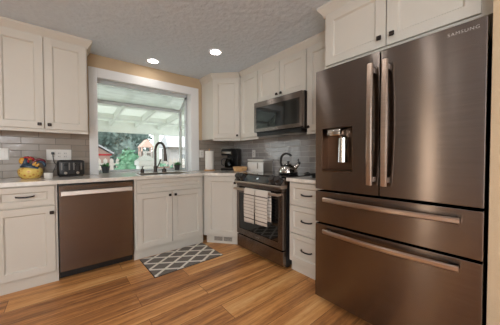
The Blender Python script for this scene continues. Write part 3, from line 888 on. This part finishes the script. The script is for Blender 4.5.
t = thing('toaster', 'black and chrome two-lever toaster on the worktop beside the window', 'toaster', (.072, 3.105, CT), 3)
MB().box(-.112, .112, -.085, .085, .008, .172, .02, 3).build('body', M['black'], t, 40)
MB().box(-.10, .10, -.07, .07, 0, .012).build('base', M['black'], t)
for x in (-.052, .048):
    for xx in (x-.034, x+.028): MB().box(xx, xx+.012, -.0885, -.084, .07, .145, .001).build('trim_strip', M['darksteel'], t)
    MB().box(x-.008, x+.014, -.087, -.084, .055, .152).build('lever_slot', M['dark'], t)
    MB().box(x-.016, x+.022, -.108, -.085, .118, .132, .004).build('lever', M['black'], t)
    MB().cyl((x+.003, -.084, .04), (x+.003, -.1, .04), .013).build('dial', M['satin'], t, 40)
sl = MB()
for y in (-.045, -.015, .02, .05): sl.box(-.085, .085, y-.007, y+.007, .1705, .1735)
sl.build('bread_slot', M['dark'], t)

def plate(name, label, loc, rz, w, h, kind):
    t = thing(name, label, 'outlet' if kind != 'switch' else 'switch', loc, rz)
    MB().box(-w/2, w/2, -.006, 0, -h/2, h/2, .002).build('cover_plate', M['plate'], t)
    n_ = {'switch': 1, 'triple': 3}.get(kind, 1)
    for i in range(n_):
        cx = (i-(n_-1)/2)*.052
        MB().box(cx-.016, cx+.016, -.009, -.0062, -.034, .034, .001).build('insert', M['porcelain'], t)
        if kind != 'switch':
            for zz in (-.018, .016):
                for xx in (-.0065, .0065):
                    MB().box(cx+xx-.0015, cx+xx+.0015, -.0095, -.0088, zz-.005, zz+.006).build('socket_slot', M['dark'], t)
    return t
plate('light_switch', 'white switch plate on the tile left of the rooster jar', (-.445, YW-.01, 1.155), 0, .085, .115, 'switch')
plate('wall_outlet', 'wide white outlet plate with a black plug above the toaster', (-.022, YW-.01, 1.150), 0, .208, .115, 'triple')
plate('wall_outlet', 'white outlet plate on the tile behind the paper towel roll', (1.690, YW-.01, 1.175), 0, .075, .115, 'single')
plate('wall_outlet', 'white outlet plate on the tile above the bread box', (XW-.01, 2.70, 1.175), -90, .075, .115, 'single')
t = thing('power_cord', 'black plug and cord running from the outlet down to the toaster', 'cord', (-.074, YW-.0195, 1.166))
MB().box(-.013, .013, -.03, 0, -.013, .013, .004).build('plug', M['black'], t)
MB().tube(bez((0, -.024, -.012), (.0, -.035, -.10), (.028, -.045, -.12), 8) + bez((.028, -.045, -.12), (.0, -.05, -.2), (-.015, -.06, -.2425), 8)[1:], .003, 8).build('cord', M['black'], t, 60)

# ------------------------------------------------------------------ corner worktop
t = thing('paper_towel_holder', 'white paper towel roll upright on a wooden stand beside the window', 'paper towel', (1.724, 3.05, CT))
MB().lathe([(0, 0), (.082, 0), (.084, .006), (.08, .014), (0, .014)]).build('stand', M['wood'], t, 40)
MB().cyl((0, 0, .014), (0, 0, .315), .008).ball((0, 0, .318), .012, 2).build('post', M['wood'], t, 40)
MB().lathe([(.02, .016), (.062, .016), (.063, .02), (.063, .292), (.062, .296), (.02, .296), (.02, .016)], seg=40).build('roll', M['paper'], t, 40)

t = thing('coffee_maker', 'black coffee maker with glass carafe in the worktop corner', 'coffee maker', (2.075, 2.97, CT), -70)
# local: front is -y
MB().box(-.10, .10, -.15, .13, 0, .03, .008).build('base', M['black'], t, 40)
MB().box(-.10, .10, .02, .13, .03, .335, .012).build('water_tank', M['black'], t, 40)
MB().box(-.10, .10, -.145, .02, .225, .325, .015).build('brew_head', M['black'], t, 40)
MB().box(-.09, .09, -.149, -.1455, .255, .285).build('steel_band', M['satin'], t)
MB().box(-.098, .098, -.14, .12, .334, .342, .003).build('lid', M['satin'], t)
MB().cyl((0, -.06, .03), (0, -.06, .034), .062).build('warming_plate', M['satin'], t)
cf = MB().lathe([(0, .036), (.06, .036), (.07, .05), (.074, .09), (.068, .13), (.052, .165), (.05, .18), (.046, .18), (.047, .165), (.064, .13), (.07, .09), (.066, .052), (0, .04)], (0, -.06, 0)).build('carafe', M['carafe'], t, 60)
MB().lathe([(0, .194), (.03, .192), (.055, .184), (.055, .176), (0, .176)], (0, -.06, 0)).build('carafe_lid', M['black'], cf, 40)
MB().sweep([(-.04, -.085, .175), (-.072, -.116, .178), (-.092, -.135, .16), (-.092, -.135, .09), (-.066, -.11, .07)], rect(.012, .02, .004), up=(.6, -.8, 0)).build('carafe_handle', M['black'], cf, 40)

t = thing('wooden_bowl', 'low pale wooden bowl on the worktop between coffee maker and bread box', 'bowl', (1.975, 2.61, CT))
MB().lathe([(0, 0), (.082, 0), (.092, .01), (.104, .045), (.106, .06), (.097, .06), (.093, .045), (.08, .016), (0, .012)]).build('bowl', M['wicker'], t, 50)
MB().tube(arc((0, 0, .06), .1015, 0, 360, 32, 'xy'), .006, 8).build('rim', M['wood'], t, 60)

t = thing('bread_box', 'white bread box with steel lid trim on the worktop beside the stove', 'bread box', (2.205, 2.435, CT), -90)
# local x along the wall (length), -y to the room
prof = [(-.10, 0), (-.10, .115), (-.094, .13), (-.08, .136), (.09, .136), (.09, 0)]
MB().prism([(-.165, y, z) for y, z in prof], (.33, 0, 0)).build('bin', M['porcelain'], t)
MB().box(-.166, .166, -.099, .091, .1365, .15, .003).build('trim_band', M['satin'], t)
MB().box(-.17, .17, -.103, .095, .1505, .17, .007).build('lid', M['plate'], t, 40)
MB().box(.05, .066, -.108, -.1003, .04, .125, .003).build('latch', M['satin'], t, 40)
MB().prism([(.1655, y*.93, z*.93+.004) for y, z in prof], (.004, 0, 0)).build('end_panel', M['satin'], t)

# ------------------------------------------------------------------ kettle
t = thing('kettle', 'polished steel kettle with black arched handle on the cooktop', 'kettle', (1.965, 1.70, .9293), -68)
MB().lathe([(0, 0), (.098, 0), (.106, .008), (.108, .03), (.098, .062), (.072, .092), (.045, .106), (.04, .108), (0, .108)], seg=40).build('body', M['chrome'], t, 60)
MB().lathe([(0, 0), (.1, 0), (.108, .006), (.109, .012), (.1, .012)], (0, 0, 0), 40).build('base_ring', M['black'], t, 60)
ld_ = MB().lathe([(.043, .108), (.04, .114), (.02, .12), (0, .121)]).build('lid', M['chrome'], t, 60)
MB().lathe([(.006, .12), (.006, .127), (.016, .132), (.016, .142), (0, .146)]).build('lid_knob', M['black'], ld_, 60)
sp_ = MB().tube([(.07, 0, .065), (.1, 0, .095), (.122, 0, .122)], [.026, .02, .015], 14, up=(0, 1, 0)).build('spout', M['chrome'], t, 60)
MB().cyl((.119, 0, .118), (.132, 0, .136), .017, .015).tube([(.122, 0, .132), (.114, 0, .155), (.118, 0, .172)], [.006, .006, .007], 8, up=(0, 1, 0)).build('whistle', M['black'], sp_, 40)
MB().sweep([Vector((-.075, 0, .085)), Vector((-.09, 0, .13)), Vector((-.086, 0, .17))] + arc((-.02, 0, .165), .066, 165, 35, 10), rect(.024, .016, .005), up=(0, 1, 0)).build('handle', M['black'], t, 40)

t = thing('trivet', 'black iron trivet with short handles on the worktop beside the refrigerator', 'trivet', (1.93, 1.27, CT))
MB().lathe([(0, 0), (.075, 0), (.09, .02), (.092, .036), (.086, .036), (.07, .016), (0, .014)]).build('dish', M['black'], t, 40)
MB().sweep([(-.08, .01, .022), (-.13, .03, .04), (-.17, .05, .032)], rect(.03, .01, .003)).sweep([(-.02, .08, .022), (-.03, .12, .044), (-.02, .16, .034)], rect(.03, .01, .003)).build('handle', M['black'], t, 40)

# ------------------------------------------------------------------ plants on the sill
def plant(x, y, label, seed):
    rr = random.Random(seed)
    t = thing('potted_plant', label, 'plant', (x, y, CT))
    MB().lathe([(0, 0), (.034, 0), (.046, .072), (.05, .074), (.05, .084), (.043, .084), (.04, .07), (0, .068)]).build('pot', M['stone'], t, 40)
    l = MB()
    for k_ in range(70):
        a_ = rr.random()*2*PI; el = rr.uniform(.2, 1.3); ln = rr.uniform(.04, .07)
        d = Vector((math.cos(a_)*math.cos(el), math.sin(a_)*math.cos(el), math.sin(el)))
        s2 = Vector((-math.sin(a_), math.cos(a_), 0))*.013
        b0 = Vector((rr.uniform(-.028, .028), rr.uniform(-.028, .028), .075))
        mid = b0+d*ln*.5; tip = b0+d*ln
        up_ = d.cross(s2).normalized()*.002
        l.bm.faces.new([l.bm.verts.new(q) for q in (b0, mid+s2+up_, tip, mid-s2+up_)])
    l.build('leaves', M['leaf'], t)
plant(.435, 3.47, 'small green plant in dark pot on the left of the window sill', 3)
plant(1.40, 3.50, 'small green plant in dark pot on the right of the window sill', 4)

# ------------------------------------------------------------------ the yard outside
GZ0 = -.1
struct('ground', MB().box(-12, 22, YW+.2, 40, GZ0-.1, GZ0), M['ground'])
# patio cover
t = thing('patio_cover', 'white patio cover with rafters and translucent panels outside the window', 'patio cover', (0, 0, GZ0))
bz = 1.74-GZ0
MB().box(-2.5, 6.0, 6.13, 6.27, bz-.02, bz+.235).build('beam', M['patio'], t)
for x in (-1.2, 1.925, 5.0):
    MB().box(x-.06, x+.06, 6.14, 6.26, 0, bz-.02).build('post', M['patio'], t)
sl_ = .0962                              # rise of the rafters per metre towards the house
za = lambda y: 1.86-GZ0 + (6.2-y)*sl_
for x in [-2.4+.545*q for q in range(16)]:
    r_ = MB().prism([(x-.022, 6.45, za(6.45)-.015), (x-.022, 3.46, za(3.46)-.015), (x-.022, 3.46, za(3.46)+.12), (x-.022, 6.45, za(6.45)+.12)], (.044, 0, 0))
    r_.build('rafter', M['patio'], t)
for y in (3.75, 4.6, 5.6):
    MB().box(-2.5, 6.0, y-.14, y+.14, za(y)+.02, za(y)+.11).build('cross_batten', M['patio'], t)
pm = MB()
pm.prism([(-2.5, 6.5, za(6.5)+.125), (-2.5, 3.44, za(3.44)+.125), (-2.5, 3.44, za(3.44)+.13), (-2.5, 6.5, za(6.5)+.13)], (8.5, 0, 0))
pm.build('roof_panel', M['roofpanel'], t)

t = thing('picket_fence', 'pale picket fence at the back of the yard', 'fence', (0, 9.2, GZ0))
for k_ in range(31):
    x = -.4+k_*.187
    MB().prism([(x, 0, .05), (x+.115, 0, .05), (x+.115, 0, 1.14), (x+.057, 0, 1.20), (x, 0, 1.14)], (0, .02, 0)).build('picket', M['fence'], t)
for z in (.3, .95): MB().box(-.4, 5.35, .02, .06, z, z+.08).build('rail', M['fence'], t)

def leafy(name, label, cat, loc, blobs, n_, size, mat, trunk, seed):
    rr = random.Random(seed)
    t = thing(name, label, cat, loc)
    l = MB()
    for (c_, r_) in blobs:
        c_ = Vector(c_)
        l.ball(c_, r_[0]*.8, 2, (1, r_[1]/r_[0], r_[2]/r_[0]))
        for k_ in range(n_):
            d = Vector((rr.gauss(0, 1), rr.gauss(0, 1), rr.gauss(0, 1))).normalized()
            p_ = c_ + Vector((d.x*r_[0], d.y*r_[1], d.z*r_[2]))*rr.uniform(.72, 1.08)
            a_ = Vector((rr.gauss(0, 1), rr.gauss(0, 1), rr.gauss(0, 1))).normalized()*size
            b_ = a_.cross(d).normalized()*size*.5
            l.bm.faces.new([l.bm.verts.new(q) for q in (p_-a_, p_+b_, p_+a_, p_-b_)])
    l.build('foliage', mat, t)
    MB().cyl((0, 0, 0), (blobs[0][0][0]*.5, 0, trunk[1]), trunk[0], trunk[0]*.7, 12).build('trunk', M['trunk'], t, 40)
leafy('shrub', 'pale green rounded shrub in front of the picket fence', 'shrub', (1.60, 8.1, GZ0),
      [((0, 0, .75), (.36, .36, .62)), ((.06, 0, 1.15), (.27, .27, .34)), ((-.08, .1, .4), (.38, .35, .4))], 240, .07, M['bushleaf'], (.04, .5), 11)
leafy('shrub', 'low green shrub growing right of the rounded one by the fence', 'shrub', (2.75, 8.7, GZ0),
      [((0, 0, .6), (.35, .3, .55)), ((.4, .0, .45), (.35, .3, .42))], 200, .07, M['bushleaf'], (.04, .4), 12)
leafy('hedge', 'low dark green hedge running behind the picket fence', 'hedge', (2.6, 9.85, GZ0),
      [((.9*q, 0, .55), (.6, .3, .55)) for q in range(4)], 200, .08, M['treeleaf'], (.05, .4), 13)
leafy('tree', 'broad grey-green tree rising behind the left of the fence', 'tree', (1.1, 14.5, GZ0),
      [((0, 0, 2.7), (1.3, 1.0, 1.0)), ((-.2, 0, 1.1), (1.5, .9, 1.1)), ((1.6, .2, 1.5), (1.0, .8, 1.1)), ((-1.0, .2, 2.3), (1.0, .8, .9)), ((.9, .3, 2.5), (.9, .8, .9)), ((.2, 0, 3.7), (1.2, .8, .8))], 420, .15, M['treeleaf'], (.16, 2.2), 21)
leafy('tree', 'grey-green tree rising behind the playhouse', 'tree', (3.9, 17.5, GZ0),
      [((0, 0, 2.9), (1.2, 1.0, 1.0)), ((-.2, 0, 1.2), (1.6, .9, 1.2)), ((-.9, .2, 2.3), (.9, .8, .8)), ((.3, 0, 3.8), (1.1, .8, .7))], 420, .15, M['treeleaf'], (.16, 2.4), 22)

def gable(t, x0, x1, y0, y1, z, ze, over, wall, roof):
    MB().box(x0, x1, y0, y1, 0, z).prism([(x0, y0, z), (x1, y0, z), ((x0+x1)/2, y0, ze-.04)], (0, y1-y0, 0)).build('wall', wall, t)
    xm_ = (x0+x1)/2
    MB().prism([(x0-over, y0-over, z-.03), (xm_, y0-over, ze), (x1+over, y0-over, z-.03), (x1+over, y0-over, z+.03), (xm_, y0-over, ze+.07), (x0-over, y0-over, z+.03)], (0, y1-y0+2*over, 0)).build('roof', roof, t)
t = thing('playhouse', 'wooden playhouse on stilts with salmon gable roof beyond the fence', 'playhouse', (2.96, 11, GZ0))
MB().box(-.26, .26, -.25, .25, 1.0, 1.5).build('cabin', M['fence'], t)
MB().prism([(-.30, -.3, 1.68), (0, -.3, 2.03), (.30, -.3, 1.68)], (0, .6, 0)).build('roof', M['cedar'], t)
for x in (-.24, .24):
    for y in (-.22, .22): MB().box(x-.03, x+.03, y-.03, y+.03, 0, 1.68).build('post', M['cedar'], t)
MB().box(-.04, .12, -.256, -.252, 1.2, 1.42).build('window', M['grey'], t)
t = thing('garden_shed', 'brown garden shed with pale roof beyond the fence at left', 'shed', (1.15, 10.6, GZ0))
gable(t, -.75, .3, -.3, .8, 1.38, 1.75, .12, M['shed'], M['shedroof'])
MB().box(-.8, .36, -.315, -.302, 1.3, 1.36).build('fascia', M['red'], t)
t = thing('house', 'pale neighbouring house with light roof at the right of the yard', 'house', (5.6, 12.5, GZ0))
MB().box(-1.0, 3.6, 0, 1.4, 0, 1.75).build('wall', M['siding'], t)
MB().prism([(-1.2, -.3, 1.78), (-1.0, .8, 2.55), (-1.2, 1.7, 1.78)], (5.0, 0, 0)).build('roof', M['roofgrey'], t)
MB().box(-1.2, 3.8, -.34, -.3, 1.66, 1.8).build('gutter', M['grey'], t)
for x in (-.4, 1.2): MB().box(x, x+.6, -.02, -.003, .8, 1.4).build('window', M['greyglass'], t)
t = thing('patio_bin', 'white lidded pedestal box with finial standing on the patio', 'box', (1.345, 5.05, GZ0))
MB().box(-.15, .15, -.15, .15, 0, 1.06, .01).build('body', M['bin'], t)
MB().box(-.175, .175, -.175, .175, 1.06, 1.16, .012).build('rim', M['bin'], t)
MB().prism([(-.17, -.17, 1.16), (.17, -.17, 1.16), (.05, -.05, 1.26), (-.05, -.05, 1.26)], (0, .001, 0)).cyl((0, 0, 1.16), (0, 0, 1.26), .2, .05, 4).build('lid', M['bin'], t)
MB().lathe([(0, 1.255), (.03, 1.255), (.02, 1.3), (.03, 1.33), (.012, 1.36), (0, 1.365)]).build('finial', M['bin'], t, 50)
t = thing('patio_chair', 'pale brown garden chair standing on the patio', 'chair', (1.95, 5.3, GZ0), 30)
MB().box(-.25, .25, -.24, .24, .40, .43, .01).build('seat', M['shed'], t)
bk = MB()
for q in range(5): bk.box(-.22+q*.1, -.17+q*.1, .22, .24, .43, .95)
bk.box(-.25, .25, .215, .245, .95, 1.0, .008).build('backrest', M['shed'], t)
for x in (-.22, .22):
    for y in (-.21, .21): MB().box(x-.02, x+.02, y-.02, y+.02, 0, .40).build('leg', M['shed'], t)
    MB().box(x-.03, x+.03, -.24, .22, .62, .645, .006).box(x-.02, x+.02, -.23, -.19, .43, .62).build('armrest', M['shed'], t)
